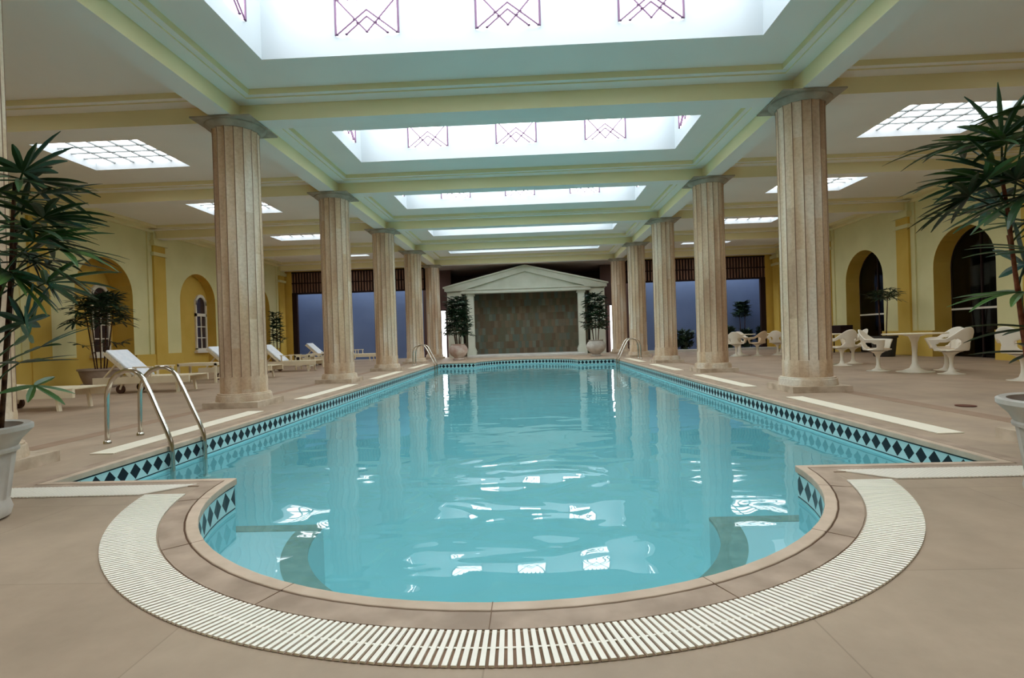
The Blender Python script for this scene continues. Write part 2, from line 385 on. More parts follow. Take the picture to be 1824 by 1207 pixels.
b.obj('pool_wall', POOLBLUE, pool, smooth=50)
fill('pool_bottom', outline(-.799), [], -1.35, POOLBLUE, pool)
SEAM = base_mat('thin brown stone seam', (126, 102, 84), .8, .1)
for i in range(-3, 4):                         # seams between the coping stones of the near bay
    a = -PI / 2 + i * .42
    b = MB(); b.beam(((R0 - .011) * math.cos(a), CY + (R0 - .011) * math.sin(a), .0078), ((R0 + .154) * math.cos(a), CY + (R0 + .154) * math.sin(a), .0062), .0032, .002)
    b.obj('coping_seam', SEAM, pool)
# seat ledge inside the near bay: annulus with an olive slate border
def annulus(mb, r0, r1, ylim, z, cy=3.74, n=48, depth=.95):
    pts0, pts1 = [], []
    def arc(r):
        a0 = PI - math.asin((ylim - cy) / r) if r > abs(ylim - cy) else PI
        a0 = PI; a1 = 2 * PI
        return [(r * math.cos(a0 + (a1 - a0) * i / n), cy + r * math.sin(a0 + (a1 - a0) * i / n)) for i in range(n + 1)]
    A, B = arc(r0), arc(r1); m = n + 1
    vs = [(x, y, z) for x, y in A] + [(x, y, z) for x, y in B] + [(x, y, z - depth) for x, y in A] + [(x, y, z - depth) for x, y in B]
    fs = []
    for i in range(n):
        fs += [(i, i + 1, m + i + 1, m + i), (i, 2 * m + i, 2 * m + i + 1, i + 1)]
    fs += [(0, m, 3 * m, 2 * m), (n, m + n, 3 * m + n, 2 * m + n)]
    mb.add(vs, fs)
zl = -.40
b = MB(); annulus(b, 1.50, 2.05, 3.74, zl); led = b.obj('seat_ledge', LEDGE, pool)
b = MB(); annulus(b, 1.35, 1.505, 3.74, zl + .004, depth=.02)
for s_ in (-1, 1):
    b.box(min(s_ * 1.36, s_ * 2.05), max(s_ * 1.36, s_ * 2.05), 3.64, 3.75, zl - .02, zl + .006)
b.obj('ledge_border', SLATE, pool)
b = MB(); annulus(b, 1.352, 2.03, 3.74, zl - .012, depth=.93); b.obj('ledge_riser', base_mat('light riser paint', (186, 228, 230), .7, .2), pool)
wt = fill('pool_water', outline(-.003), [], -.215, WATER)
tag(wt, 'clear turquoise pool water with gentle ripples and skylight reflections', 'water')
# floor drains (overflow grates)
def grate_loop(name, pts_in, pts_out, label, group=None, mat=SLAT, pitch=.0245, fill_=3):
    """slats run from the inner path to the outer path"""
    t = thing(name, label, 'drain grate', group=group)
    def resample(pts, n):
        L = [0]
        for a, c in zip(pts, pts[1:]): L.append(L[-1] + math.dist(a, c))
        out = []; j = 0
        for i in range(n + 1):
            d = L[-1] * i / n
            while j < len(L) - 2 and L[j + 1] < d: j += 1
            f = (d - L[j]) / max(L[j + 1] - L[j], 1e-9); out.append((pts[j][0] + (pts[j + 1][0] - pts[j][0]) * f, pts[j][1] + (pts[j + 1][1] - pts[j][1]) * f))
        return out, L[-1]
    mid = [((a[0] + c[0]) / 2, (a[1] + c[1]) / 2) for a, c in zip(pts_in, pts_out)]
    n = max(2, int(resample(mid, 4)[1] / pitch))
    A, _ = resample(pts_in, n * 5); B, _ = resample(pts_out, n * 5)
    k = MB(); k.add([(x, y, .0015) for x, y in A[::5]] + [(x, y, .0015) for x, y in B[::5]], [(i, i + 1, n + 2 + i, n + 1 + i) for i in range(n)]); k.obj('channel', GUTTER, t)
    s = MB()
    for i in range(n):
        a0, a1, c0, c1 = A[i * 5], A[i * 5 + fill_], B[i * 5], B[i * 5 + fill_]
        vs = [(p[0], p[1], z) for z in (.002, .009) for p in (a0, a1, c1, c0)]
        s.add(vs, [(0, 3, 2, 1), (4, 5, 6, 7), (0, 1, 5, 4), (1, 2, 6, 5), (2, 3, 7, 6), (3, 0, 4, 7)])
    s.obj('slats', mat, t)
    C = [((a[0] + c[0]) / 2, (a[1] + c[1]) / 2) for a, c in zip(A, B)]
    s = MB()
    for i in range(0, n * 5, 5):
        j = min(i + 5, n * 5); a, c = Vector(C[i] + (.0045,)), Vector(C[j] + (.0045,))
        s.beam(a, c, .007, .003)
    s.obj('centre_rib', mat, t); return t
def arcp(r, cy, ya, n=80, sgn=1):
    a0 = PI + math.asin((cy - ya) / r); a1 = 2 * PI - math.asin((cy - ya) / r)
    return [(r * math.cos(a0 + (a1 - a0) * i / n), cy + r * math.sin(a0 + (a1 - a0) * i / n)) for i in range(n + 1)]
grate_loop('drain_grate', arcp(2.018, CY, 3.17), arcp(2.285, 3.73, 3.17), 'curved white slatted drain grate round the near rounded bay')
grate_loop('drain_grate', [(-2.03, 3.39), (-3.5, 3.39)], [(-2.26, 3.175), (-3.5, 3.175)], 'short straight white drain grate left of the near bay')
grate_loop('drain_grate', [(2.03, 3.39), (3.5, 3.39)], [(2.26, 3.175), (3.5, 3.175)], 'short straight white drain grate right of the near bay')
ordn = ['nearest', 'second nearest', 'third nearest', 'farthest']
for sx, nm in ((-1, 'left'), (1, 'right')):
    for k in range(4):
        y0 = 4.45 + 3.955 * k; xa, xb = sx * 3.43, sx * 3.64
        grate_loop('drain_grate', [(xa, y0), (xa, y0 + 2.58)], [(xb, y0), (xb, y0 + 2.58)], 'cream straight drain strip along the %s pool edge, %s' % (nm, ordn[k]), 'drain strips between the columns', SLATC, .022, 4)
# darker stone border on the floor in line with the columns
for sx, nm in ((-1, 'left'), (1, 'right')):
    b = MB(); xa, xb = sorted((sx * 4.36, sx * 4.56)); b.box(xa, xb, YBACK, 23.5, -.004, .0018)
    struct(b.obj(trim_name(), BANDST), 'dark brown stone border line in the %s floor' % nm, 'floor border')
# round brown floor drain on the right
b = MB(); b.lathe([(.0, .002), (.09, .002), (.095, .008), (.07, .010), (.0, .010)], 24); o = b.obj('floor_drain', base_mat('rusty drain metal', (100, 52, 34), .6, .3, .4), loc=(4.79, 5.89, 0))
tag(o, 'small round rusty floor drain in the right deck', 'floor drain')

# ---------------------------------------------------------------- columns
def flute(a, z):
    if z < .44 or z > 4.04: return 1.0
    t = (a * 16 / (2 * PI)) % 1.0
    return 1 - .062 * math.sin(PI * t) ** .6
cm = {}
b = MB(); b.box(-.40, .40, -.40, .40, 0, .085); cm['plinth'] = b.mesh('plinth', PLINTHST)
b = MB(); b.lathe([(.385, .085), (.385, .10), (.372, .175), (.36, .18), (.36, .195), (.335, .20)], 48); cm['base'] = b.mesh('base', STONE, 30)
b = MB(); zs = [.195, .42, .45, 1.2, 2.0, 2.8, 3.5, 3.86, 3.93, 3.98, 4.03]; rs = [.322, .322, .321, .320, .319, .318, .317, .317, .317, .320, .328]
b.lathe(list(zip(rs, zs)), 160, flute=flute); cm['shaft'] = b.mesh('shaft', SHAFT, 50)
b = MB(); b.lathe([(.330, 4.02), (.345, 4.035), (.385, 4.06), (.41, 4.08), (.412, 4.10)], 48); cm['echinus'] = b.mesh('echinus', CAPST, 40)
b = MB(); b.box(-.428, .428, -.428, .428, 4.10, 4.123); cm['abacus'] = b.mesh('abacus', CAPST)
b = MB(); b.box(-.14, .14, -.14, .14, 4.123, 4.132); cm['bearing_pad'] = b.mesh('bearing_pad', BROWND)
names_k = {0: 'cut by the photo edge', 1: 'nearest whole one', 2: 'second whole one', 3: 'third whole one', 4: 'fourth whole one', 5: 'farthest one'}
for sx, nm in ((-1, 'left'), (1, 'right')):
    for k in range(0, 6):
        t = thing('fluted_column', 'fluted travertine column in the %s row, %s' % (nm, names_k[k]), 'column', (sx * W, YK(k), 0), 0, 'fluted columns in two rows beside the pool')
        for p in cm: mk(p, cm[p], t)

# ---------------------------------------------------------------- ceiling, beams
def ceiling(name, x0, x1, openings, z=ZC, y0=YBACK, y1=YEND + .1, mat=CEIL):
    holes = [[(a, c), (b_, c), (b_, d), (a, d)] for a, b_, c, d in openings]
    o = fill(name, [(x0, y0), (x1, y0), (x1, y1), (x0, y1)], holes, z, mat); struct(o); return o
KS = range(-1, 6)
copen = [(-3.10, 3.10, YK(k - 1) + 1.18, YK(k) - 1.18) for k in range(0, 6)]
sopen = [(6.46, 8.38, YK(k - 1) + 1.16, YK(k) - 1.37) for k in range(0, 6)]
lopen = [(-b_, -a, c, d) for a, b_, c, d in sopen]
ceiling('ceiling', -XW - .2, XW + .2, copen + sopen + lopen)
def beam_profile(mb, x0, x1, y0, y1, along):
    """beam with a stepped head: along 'x' or 'y'; material 0 yellow sides, 1 white undersides"""
    def bx(a, b_, c, d, z0, z1):
        vs = [(x, y, z) for z in (z0, z1) for y in (c, d) for x in (a, b_)]
        mb.add(vs, [(0, 2, 3, 1)], 1); mb.add(vs, [(0, 1, 5, 4), (2, 6, 7, 3), (0, 4, 6, 2), (1, 3, 7, 5), (4, 5, 7, 6)], 0)
    if along == 'x':
        c = (y0 + y1) / 2; dz = 0
        bx(x0, x1, c - .16, c + .16, ZB, ZC); bx(x0, x1, c - .36, c + .36, ZS - .02, ZC); bx(x0, x1, c - .44, c + .44, ZS, ZC)
    else:
        c = (x0 + x1) / 2; dz = .002
        bx(c - .16, c + .16, y0, y1, ZB + dz, ZC); bx(c - .36, c + .36, y0, y1, ZS - .02 + dz, ZC); bx(c - .44, c + .44, y0, y1, ZS + dz, ZC)
for k in KS:
    b = MB(); beam_profile(b, -XW, XW, YK(k) - .2, YK(k) + .2, 'x')
    struct(b.obj(trim_name(), [YEL, CEIL]), 'pale yellow ceiling beam across the hall', 'ceiling beam')
for sx in (-1, 1):
    b = MB(); beam_profile(b, sx * W - .2, sx * W + .2, YBACK, YK(5) + .16, 'y')
    struct(b.obj(trim_name(), [YEL, CEIL]), 'long pale yellow ceiling beam over the column row', 'ceiling beam')
    b = MB(); xa, xb = sorted((sx * XW, sx * (XW - .34))); b.box(xa, xb, YBACK, YEND, ZS, ZC)
    xa, xb = sorted((sx * XW, sx * (XW - .07))); b.box(xa, xb, YBACK, YEND, 4.30, ZC)
    struct(b.obj(trim_name(), YEL), 'yellow cornice along the side wall', 'cornice')
# skylights: lanterns over the pool
win_n = [0]
def win_name():
    win_n[0] += 1; return 'window_%d' % win_n[0]
def grille(mb, c, ux, uy, z0, wd, ht, r=.0125):
    """ornamental iron grille: c centre bottom, ux in-plane direction, mirrored top and bottom"""
    def pt(u, v): return Vector(c) + Vector(ux) * (u * wd) + Vector((0, 0, v * ht + z0 - c[2]))
    def ln(p, q, rr=r): mb.tube([pt(*p), pt(*q)], rr, 6)
    def knob(p): mb.lathe([(.001, -.014), (.018, -.008), (.022, 0), (.018, .008), (.001, .014)], 8, T=Matrix.Translation(pt(*p)))
    for s_ in (-1, 1): ln((.5 * s_, 0), (.5 * s_, 1), r * 1.3)
    for m in (0, 1):
        f = (lambda v: v) if m == 0 else (lambda v: 1 - v)
        ln((-.5, f(.5)), (0, f(.03))); ln((0, f(.03)), (.5, f(.5)))
        for x, top in ((.48, .33), (.33, .24)):
            ln((-x, f(0.01)), (0, f(top))); ln((0, f(top)), (x, f(0.01))); knob((-x, f(0.01))); knob((x, f(0.01)))
        knob((0, f(.03))); 
        for s_ in (-1, 1): knob((s_ * .20, f(.205))); knob((s_ * .145, f(.155)))
    for i in range(7): knob((-.45 + .15 * i, .5)); ln((-.45 + .15 * i, .5), (-.45 + .15 * i, .46))
    ln((-.5, .515), (.5, .515))
ZT = 5.80
for i, (x0, x1, y0, y1) in enumerate(copen):
    t = thing(win_name(), 'raised white roof lantern over the pool, %s' % ['behind the camera', 'over the camera end', 'nearest in view with iron grilles', 'second in view', 'third in view', 'farthest, a thin strip'][i], 'skylight'); t['kind'] = 'structure'
    b = MB(); e = .0
    # four shaft walls (thin boxes outside the opening)
    b.box(x0 - .06, x1 + .06, y0 - .06, y0, ZC + .001, ZT); b.box(x0 - .06, x1 + .06, y1, y1 + .06, ZC + .001, ZT)
    b.box(x0 - .06, x0, y0, y1, ZC + .001, ZT); b.box(x1, x1 + .06, y0, y1, ZC + .001, ZT)
    b.obj('lantern_wall', WHITE, t)
    b = MB(); b.box(x0, x1, y0, y1, ZT - .02, ZT); b.obj('roof_glass', GLASSROOF, t)
    ins = .025
    spots = [((cx, y1 - ins, 0), (1, 0, 0), 'y') for cx in (-1.75, 0, 1.75)] + [((cx, y0 + ins, 0), (1, 0, 0), 'y') for cx in (-1.75, 0, 1.75)]
    spots += [((s_ * (3.1 - ins), (y0 + y1) / 2, 0), (0, 1, 0), 'x') for s_ in (-1, 1)]
    for c, ux, ax in spots:
        p = MB(); hw = .39
        if ax == 'y':
            yy = c[1] + (ins - .008 if c[1] > (y0 + y1) / 2 else -(ins - .008)); p.box(c[0] - hw, c[0] + hw, min(yy, yy) - .004, yy + .004, 4.70, 5.62)
        else:
            xx = c[0] + (.017 if c[0] > 0 else -.017); p.box(xx - .004, xx + .004, c[1] - hw, c[1] + hw, 4.70, 5.62)
        pane = p.obj('pane', GLASSPANE, t)
        g = MB(); grille(g, c, ux, None, 4.70, .78, .92); g.obj('iron_grille', IRON, pane)
for i, (x0, x1, y0, y1) in enumerate(sopen + lopen):
    nm = 'right' if x0 > 0 else 'left'
    t = thing(win_name(), 'gridded flat skylight in the %s side ceiling, bay %s' % (nm, ['behind the camera', 'at the camera', 'nearest in view', 'second in view', 'third in view', 'farthest'][i % 6]), 'skylight'); t['kind'] = 'structure'
    b = MB(); zt = ZC + .16
    b.box(x0 - .04, x1 + .04, y0 - .04, y0, ZC + .001, zt); b.box(x0 - .04, x1 + .04, y1, y1 + .04, ZC + .001, zt)
    b.box(x0 - .04, x0, y0, y1, ZC + .001, zt); b.box(x1, x1 + .04, y0, y1, ZC + .001, zt); b.obj('skylight_frame', WHITE, t)
    b = MB(); b.box(x0, x1, y0, y1, zt - .01, zt); b.obj('glass', GLASSSIDE, t)
    b = MB()
    for j in range(1, 5): xx = x0 + (x1 - x0) * j / 5; b.box(xx - .014, xx + .014, y0, y1, zt - .04, zt - .012)
    for j in range(1, 5): yy = y0 + (y1 - y0) * j / 5; b.box(x0, x1, yy - .014, yy + .014, zt - .038, zt - .014)
    b.obj('glazing_bars', LEAD, t)

# ---------------------------------------------------------------- side walls with arches
AH, ASP, ATOP = .965, 2.36, 3.32
def arch_pts(c, n=20):
    return [(c - AH, 0)] + [(c - AH * math.cos(PI * i / n), ASP + (ATOP - ASP) * math.sin(PI * i / n)) for i in range(n + 1)] + [(c + AH, 0)]
centres = [YK(k) + S / 2 for k in range(0, 5)]
def side_wall(sx, name):
    b = MB(); X = sx * XW; y = YBACK
    for c in centres:
        b.add([(X, y, 0), (X, c - AH, 0), (X, c - AH, ZC), (X, y, ZC)], [(0, 1, 2, 3)])
        A = arch_pts(c)[1:-1]
        for p, q in zip(A, A[1:]): b.add([(X, p[0], p[1]), (X, q[0], q[1]), (X, q[0], ZC), (X, p[0], ZC)], [(0, 1, 2, 3)])
        y = c + AH
    b.add([(X, y, 0), (X, YEND, 0), (X, YEND, ZC), (X, y, ZC)], [(0, 1, 2, 3)])
    struct(b.obj(name, WALL))
    # dado
    b = MB(); edges = [YBACK] + [v for c in centres for v in (c - AH, c + AH)] + [YEND]
    for a, c in zip(edges[::2], edges[1::2]):
        xa, xb = sorted((X, X - sx * .07)); b.box(xa, xb, a, c, 0, .70)
    struct(b.obj('baseboard_' + name.split('_')[1], OCHRE), 'ochre dado along the foot of the %s wall' % name.split('_')[1], 'dado')
    for k in range(-1, 6):
        yk = YK(k)
        if yk < YBACK + .5: continue
        t = thing(trim_name(), 'ochre pilaster on the %s wall' % name.split('_')[1], 'pilaster'); t['kind'] = 'structure'
        def bx(mat, nm_, hw, dep, z0, z1):
            m = MB(); xa, xb = sorted((X, X - sx * dep)); m.box(xa, xb, yk - hw, min(yk + hw, YEND - .02), z0, z1); m.obj(nm_, mat, t)
        bx(WALL, 'backing', .42, .04, .70, 4.30); bx(OCHRE, 'shaft', .25, .10, .02, 3.62); bx(WALL, 'capital_band', .31, .15, 3.62, 3.72)
        bx(OCHRE, 'frieze', .25, .10, 3.72, 3.92); bx(WALL, 'capital', .33, .18, 3.92, 4.06); bx(WALL, 'head', .27, .12, 4.06, 4.30)
    for ci, c in enumerate(centres):
        dep = .5 if sx > 0 else (.62 if ci != 4 and ci != 3 else .30)
        A = arch_pts(c); b = MB(); X2 = X + sx * dep
        for p, q in zip(A, A[1:]): b.add([(X, p[0], p[1]), (X, q[0], q[1]), (X2, q[0], q[1]), (X2, p[0], p[1])], [(0, 1, 2, 3)])
        nm = name.split('_')[1]
        rev = b.mesh('arch_reveal', OCHRE)
        if sx < 0:
            t = thing(win_name(), 'ochre arched niche in the left wall, bay %d from the camera' % (ci + 1), 'arched niche'); t['kind'] = 'structure'; mk('arch_reveal', rev, t)
            m = MB(); m.add([(X2, y_, z_) for y_, z_ in A], [tuple(range(len(A)))]); m.obj('niche_back', OCHRE, t)
            wy = c + .52; hw = .31; f = MB(); xo = X2 + .06
            for (ya, yb, za, zb) in ((wy - hw, wy - hw + .06, .78, 2.50), (wy + hw - .06, wy + hw, .78, 2.50), (wy - hw, wy + hw, .74, .82), (wy - hw, wy + hw, 1.92, 2.02)):
                f.box(X2, xo, ya, yb, za, zb)
            f.box(X2 + .012, xo - .012, wy - .016, wy + .016, .8, 1.95)
            for zz in (1.18, 1.56): f.box(X2 + .012, xo - .012, wy - hw, wy + hw, zz - .015, zz + .015)
            n = 12; ao = [(wy - hw * math.cos(PI * i / n), 2.32 + .36 * math.sin(PI * i / n)) for i in range(n + 1)]; ai = [(wy - (hw - .06) * math.cos(PI * i / n), 2.30 + .28 * math.sin(PI * i / n)) for i in range(n + 1)]
            for i in range(n):
                f.add([(x_, p[0], p[1]) for x_ in (X2, xo) for p in (ao[i], ao[i + 1], ai[i + 1], ai[i])], [(0, 1, 2, 3), (4, 7, 6, 5), (0, 4, 5, 1), (2, 6, 7, 3), (0, 3, 7, 4), (1, 5, 6, 2)])
            f.box(X2, X2 + .12, wy - hw - .06, wy + hw + .06, .66, .74)
            f.obj('window_frame', WFRAME, t)
            g = MB(); g.add([(X2 + .02, y_, z_) for y_, z_ in ([(wy - hw + .03, .8)] + ai + [(wy + hw - .03, .8)])], [tuple(range(len(ai) + 2))]); g.obj('glass', base_mat('dark window glass', (58, 46, 50), .12, .5), t)
        else:
            t = thing('door_%d' % (ci + 1), 'dark glazed arched doorway in the right wall, bay %d from the camera' % (ci + 1), 'arched doorway'); t['kind'] = 'structure'; mk('arch_reveal', rev, t)
            m = MB(); m.add([(X2 - .02, y_, z_) for y_, z_ in A], [tuple(range(len(A)))]); m.obj('door_glass', GLASS, t)
            m = MB(); m.box(X2 - .05, X2, c - AH, c + AH, 1.22, 1.27); m.obj('push_bar', WFRAME, t)
            m = MB(); m.tube([(X2 - .03, y_, z_) for y_, z_ in A], .018, 6); m.box(X2 - .045, X2, c - .02, c + .02, 0, ATOP - .02); m.obj('door_frame', BROWND, t)
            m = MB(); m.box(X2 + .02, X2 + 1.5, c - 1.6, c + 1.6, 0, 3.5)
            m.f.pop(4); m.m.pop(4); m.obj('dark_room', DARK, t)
side_wall(-1, 'wall_left'); side_wall(1, 'wall_right')
b = MB(); b.add([(-XW, YBACK, 0), (XW, YBACK, 0), (XW, YBACK, ZC), (-XW, YBACK, ZC)], [(0, 1, 2, 3)]); struct(b.obj('wall_front', WALL))

# ---------------------------------------------------------------- far end
# brown timber screens and blue court walls in the two aisles
for sx, nm in ((-1, 'left'), (1, 'right')):
    xa, xb = sorted((sx * 10.62, sx * 4.35))
    t = thing('timber_screen', 'dark brown slatted timber screen hanging above the %s blue court wall' % nm, 'timber screen', group=None)
    m = MB(); m.box(xa, xb, YEND + .10, YEND + .13, 3.14, 4.13); m.obj('backing_board', BROWND, t)
    n = int((xb - xa) / .13); m = MB()
    for i in range(n + 1):
        x = xa + (xb - xa) * i / n; m.box(x - .03, x + .03, YEND + .03, YEND + .10, 3.16, 4.10)
    m.obj('slats', BROWNSL, t)
    m = MB(); m.box(xa, xb, YEND + .01, YEND + .13, 3.10, 3.17); m.box(xa, xb, YEND + .01, YEND + .13, 4.06, 4.13); m.box(xa, xb, YEND + .0, YEND + .09, 3.58, 3.62); m.obj('rail', BROWND, t)
    m = MB(); q = sorted((sx * 10.62, sx * 10.40)); m.box(q[0], q[1], YEND, YEND + .14, 0, 3.14); m.obj('post', BROWND, t)
    m = MB(); m.box(*sorted((sx * 11.2, sx * 4.0)), YEND - .02, YEND + .22, 4.12, 4.62); struct(m.obj('wall_header_' + nm, OCHRE))
    m = MB(); m.box(*sorted((sx * 3.55, sx * 4.9)), 25.5, 25.6, 0, 4.3); struct(m.obj('wall_panel_' + nm, MAROON))
    # wall strip between side wall and screen
    m = MB(); q = sorted((sx * 11.2, sx * 10.62)); m.box(q[0], q[1], YEND, YEND + .2, 0, ZC); struct(m.obj('wall_far_' + nm, OCHRE))
    m = MB(); q = sorted((sx * 12.3, sx * 3.95)); m.box(q[0], q[1], 25.7, 25.85, 0, 4.3); struct(m.obj('wall_court_' + nm, BLUEW), 'slate blue court wall at the far end of the %s aisle' % nm, 'wall')
    m = MB(); q = sorted((sx * 11.2, sx * 11.3)); m.box(q[0], q[1], YEND + .2, 25.7, 0, 4.3); struct(m.obj('wall_end_' + nm, BLUEW))
# dark panel between the last column and the temple, with a bright daylit slit
for sx, nm in ((-1, 'left'), (1, 'right')):
    t = thing(win_name(), 'narrow blown-out daylight slit %s of the temple' % nm, 'window'); t['kind'] = 'structure'
    m = MB(); q = sorted((sx * 4.02, sx * (3.80 if sx < 0 else 3.94))); m.box(q[0], q[1], 25.30, 25.32, 0.0, 2.20); m.obj('glass', SLITGLOW, t)
    m = MB(); q = sorted((sx * 3.95, sx * 4.0)); m.box(*sorted((sx * 4.06, sx * 4.02)), 25.22, 25.36, 0, 2.25); m.box(*sorted((sx * 3.76, sx * 3.80)), 25.22, 25.36, 0, 2.25); m.box(*sorted((sx * 3.76, sx * 4.06)), 25.22, 25.36, 2.20, 2.26); m.obj('window_frame', BROWND, t)
m = MB(); m.box(-4.5, 4.5, 28.0, 28.1, 0, 4.2); struct(m.obj('wall_back', MAROON))
m = MB(); m.box(-4.6, 4.6, YK(5) + .2, 28.1, 4.14, 4.18); struct(m.obj('ceiling_back', PINKC))
for sx, nm in ((-1, 'left'), (1, 'right')):
    m = MB(); m.box(*sorted((sx * 4.5, sx * 4.6)), 25.85, 28.1, 0, 4.2); struct(m.obj('wall_inner_' + nm, MAROON))
m = MB(); m.box(-4.6, 4.6, 25.9, 28.1, -.02, 0.0); struct(m.obj('floor_back', BANDST))
# temple front
t = thing('temple_pavilion', 'white temple front with triangular pediment at the far end of the pool', 'pavilion')
Y0 = 24.4
for sx in (-1, 1):
    m = MB(); m.box(*sorted((sx * 3.58, sx * 2.93)), Y0, Y0 + .5, 0, 3.0); m.obj('wing_wall', PEDST, t)
m = MB(); m.prism([(-3.62, 2.98), (3.62, 2.98), (3.62, 3.18), (0, 4.07), (-3.62, 3.18)], Y0, Y0 + .5); m.obj('tympanum', PEDST, t)
m = MB()
for sx in (-1, 1):
    m.prism([(0, 4.09), (sx * 3.68, 3.20), (sx * 3.68, 3.02), (sx * 2.95, 3.02), (0, 3.83)], Y0 - .14, Y0 + .02)
    m.prism([(0, 4.12), (sx * 3.74, 3.215), (sx * 3.74, 3.15), (0, 4.05)], Y0 - .22, Y0 + .02)
m.obj('raking_cornice', PEDST, t)
m = MB(); m.box(-2.95, 2.95, Y0 - .12, Y0 + .45, 2.90, 3.06); m.box(-3.0, 3.0, Y0 - .18, Y0 + .0, 3.04, 3.09); m.obj('entablature', PEDST, t)
for sx in (-1, 1):
    m = MB(); m.box(*sorted((sx * 2.68, sx * 2.38)), Y0 + .05, Y0 + .35, .06, 2.90); m.box(*sorted((sx * 2.74, sx * 2.32)), Y0 - .02, Y0 + .4, 0, .22); m.box(*sorted((sx * 2.72, sx * 2.34)), Y0, Y0 + .4, 2.80, 2.90)
    m.prism([(sx * 2.74, .22), (sx * 2.30, .22), (sx * 2.38, .42), (sx * 2.68, .42)], Y0 + .0, Y0 + .38); m.obj('pillar', PEDST, t)
m = MB(); m.box(-2.93, 2.93, Y0 + 1.1, Y0 + 1.3, 0, 3.0); m.obj('slate_wall', MOSAIC, t)
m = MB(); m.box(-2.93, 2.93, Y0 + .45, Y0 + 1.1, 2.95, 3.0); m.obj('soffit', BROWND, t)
m = MB(); m.box(-2.6, 2.6, 23.2, 25.6, 0, .085); bevel(m.obj('platform', noisy('pale grey kerb stone', (196, 192, 184), (208, 204, 196), 3, .7, .2), t))
m = MB(); m.box(4.6, 10.6, 23.0, 23.35, 0, .10); struct(m.obj(trim_name(), noisy('pale kerb stone', (190, 186, 178), (204, 200, 192), 3, .7, .2)), 'pale stone kerb in front of the right planting bed', 'kerb')

# ---------------------------------------------------------------- palms
def leaflet(mb, p, d, n, L, wd, droop, seg=6):
    """long strap leaflet with a V fold, from p along d, upper normal n"""
    d = Vector(d).normalized(); n = Vector(n); n = (n - d * n.dot(d)).normalized(); pos = Vector(p); vs = []; fs = []
    for i in range(seg + 1):
        t = i / seg; s = d.cross(n).normalized()
        wv = wd * (min(1, .25 + t * 3.2) if t < .3 else 1) * (1 if t < .78 else max(.18, (1 - t) / .22 * .9))
        vs += [pos - s * wv, pos - n * wv * .35, pos + s * wv]
        d = (d + Vector((0, 0, -1)) * droop * (L / seg) * (.5 + 1.4 * t)).normalized(); n = (n - d * n.dot(d)).normalized()
        pos = pos + d * (L / seg)
    for i in range(seg):
        a = i * 3; fs += [(a, a + 1, a + 4, a + 3), (a + 1, a + 2, a + 5, a + 4)]
    mb.add(vs, fs)
def fan(mb, hub, axis, L, rng, n=8, spread=1.9, wd=.014, droop=1.2, seg=6):
    axis = Vector(axis).normalized(); upv = Vector((0, 0, 1))
    nrm = (upv - axis * upv.dot(axis)); nrm = nrm.normalized() if nrm.length > .1 else Vector((1, 0, 0))
    nrm = (nrm + Vector((rng.uniform(-.3, .3), rng.uniform(-.3, .3), rng.uniform(-.2, .2)))).normalized(); nrm = (nrm - axis * nrm.dot(axis)).normalized()
    side = axis.cross(nrm)
    for i in range(n):
        a = -spread + 2 * spread * i / (n - 1) + rng.uniform(-.08, .08)
        d = axis * math.cos(a) + side * math.sin(a) + nrm * rng.uniform(-.05, .22)
        leaflet(mb, hub, d, nrm, L * (1 - .28 * abs(a) / spread) * rng.uniform(.88, 1.1), wd * rng.uniform(.85, 1.15), droop * rng.uniform(.6, 1.4), seg)
def petiole(mb, a, b, r=.004):
    a = Vector(a); b = Vector(b); mid = (a + b) / 2 + Vector((0, 0, .06 * (b - a).length)); mb.tube([a, mid, b], [r * 1.3, r, r], 5)
def big_pot(t, mat=POTST):
    b = MB(); fl = lambda a, z: (1 - .035 * (abs(math.sin(a * 9)) ** .6)) if .10 < z < .36 else 1
    b.lathe([(.17, 0), (.205, .012), (.215, .05), (.205, .085), (.20, .10), (.205, .105), (.235, .34), (.238, .355), (.25, .36), (.252, .375), (.245, .385), (.262, .42), (.295, .455), (.312, .475), (.312, .497), (.30, .505), (.268, .50), (.262, .46), (.255, .45)], 108, flute=fl)
    b.obj('pot', mat, t, smooth=35)
    b = MB(); b.lathe([(.001, .44), (.258, .452), (.255, .462), (.001, .475)], 24); b.obj('soil', SOIL, t)
def big_palm(loc, fans, canes, label, seed, leaf, stemmat):
    rng = random.Random(seed); t = thing('potted_lady_palm', label, 'potted palm', loc)
    big_pot(t)
    for (bx, by, tx, ty, tz) in canes:
        m = MB(); k = 7; pts = []
        for i in range(k):
            f = i / (k - 1); pts.append((bx + (tx - bx) * f + rng.uniform(-.006, .006), by + (ty - by) * f, .46 + (tz - .46) * f))
        m.tube(pts, [.012 - .004 * i / (k - 1) for i in range(k)], 8); m.obj('cane', stemmat, t)
    for (hx, hy, hz, ax, ay, az, L, n, src) in fans:
        m = MB(); fan(m, (hx, hy, hz), (ax, ay, az), L, rng, n, 1.75, .0175, 1.2)
        c = canes[src % len(canes)]; f = max(0.25, min(1, (hz - .12 - .46) / (c[4] - .46)))
        p0 = (c[0] + (c[2] - c[0]) * f, c[1] + (c[3] - c[1]) * f, .46 + (c[4] - .46) * f)
        petiole(m, p0, (hx, hy, hz), .0045); m.obj('frond', leaf if rng.random() < .7 else LEAF3, t)
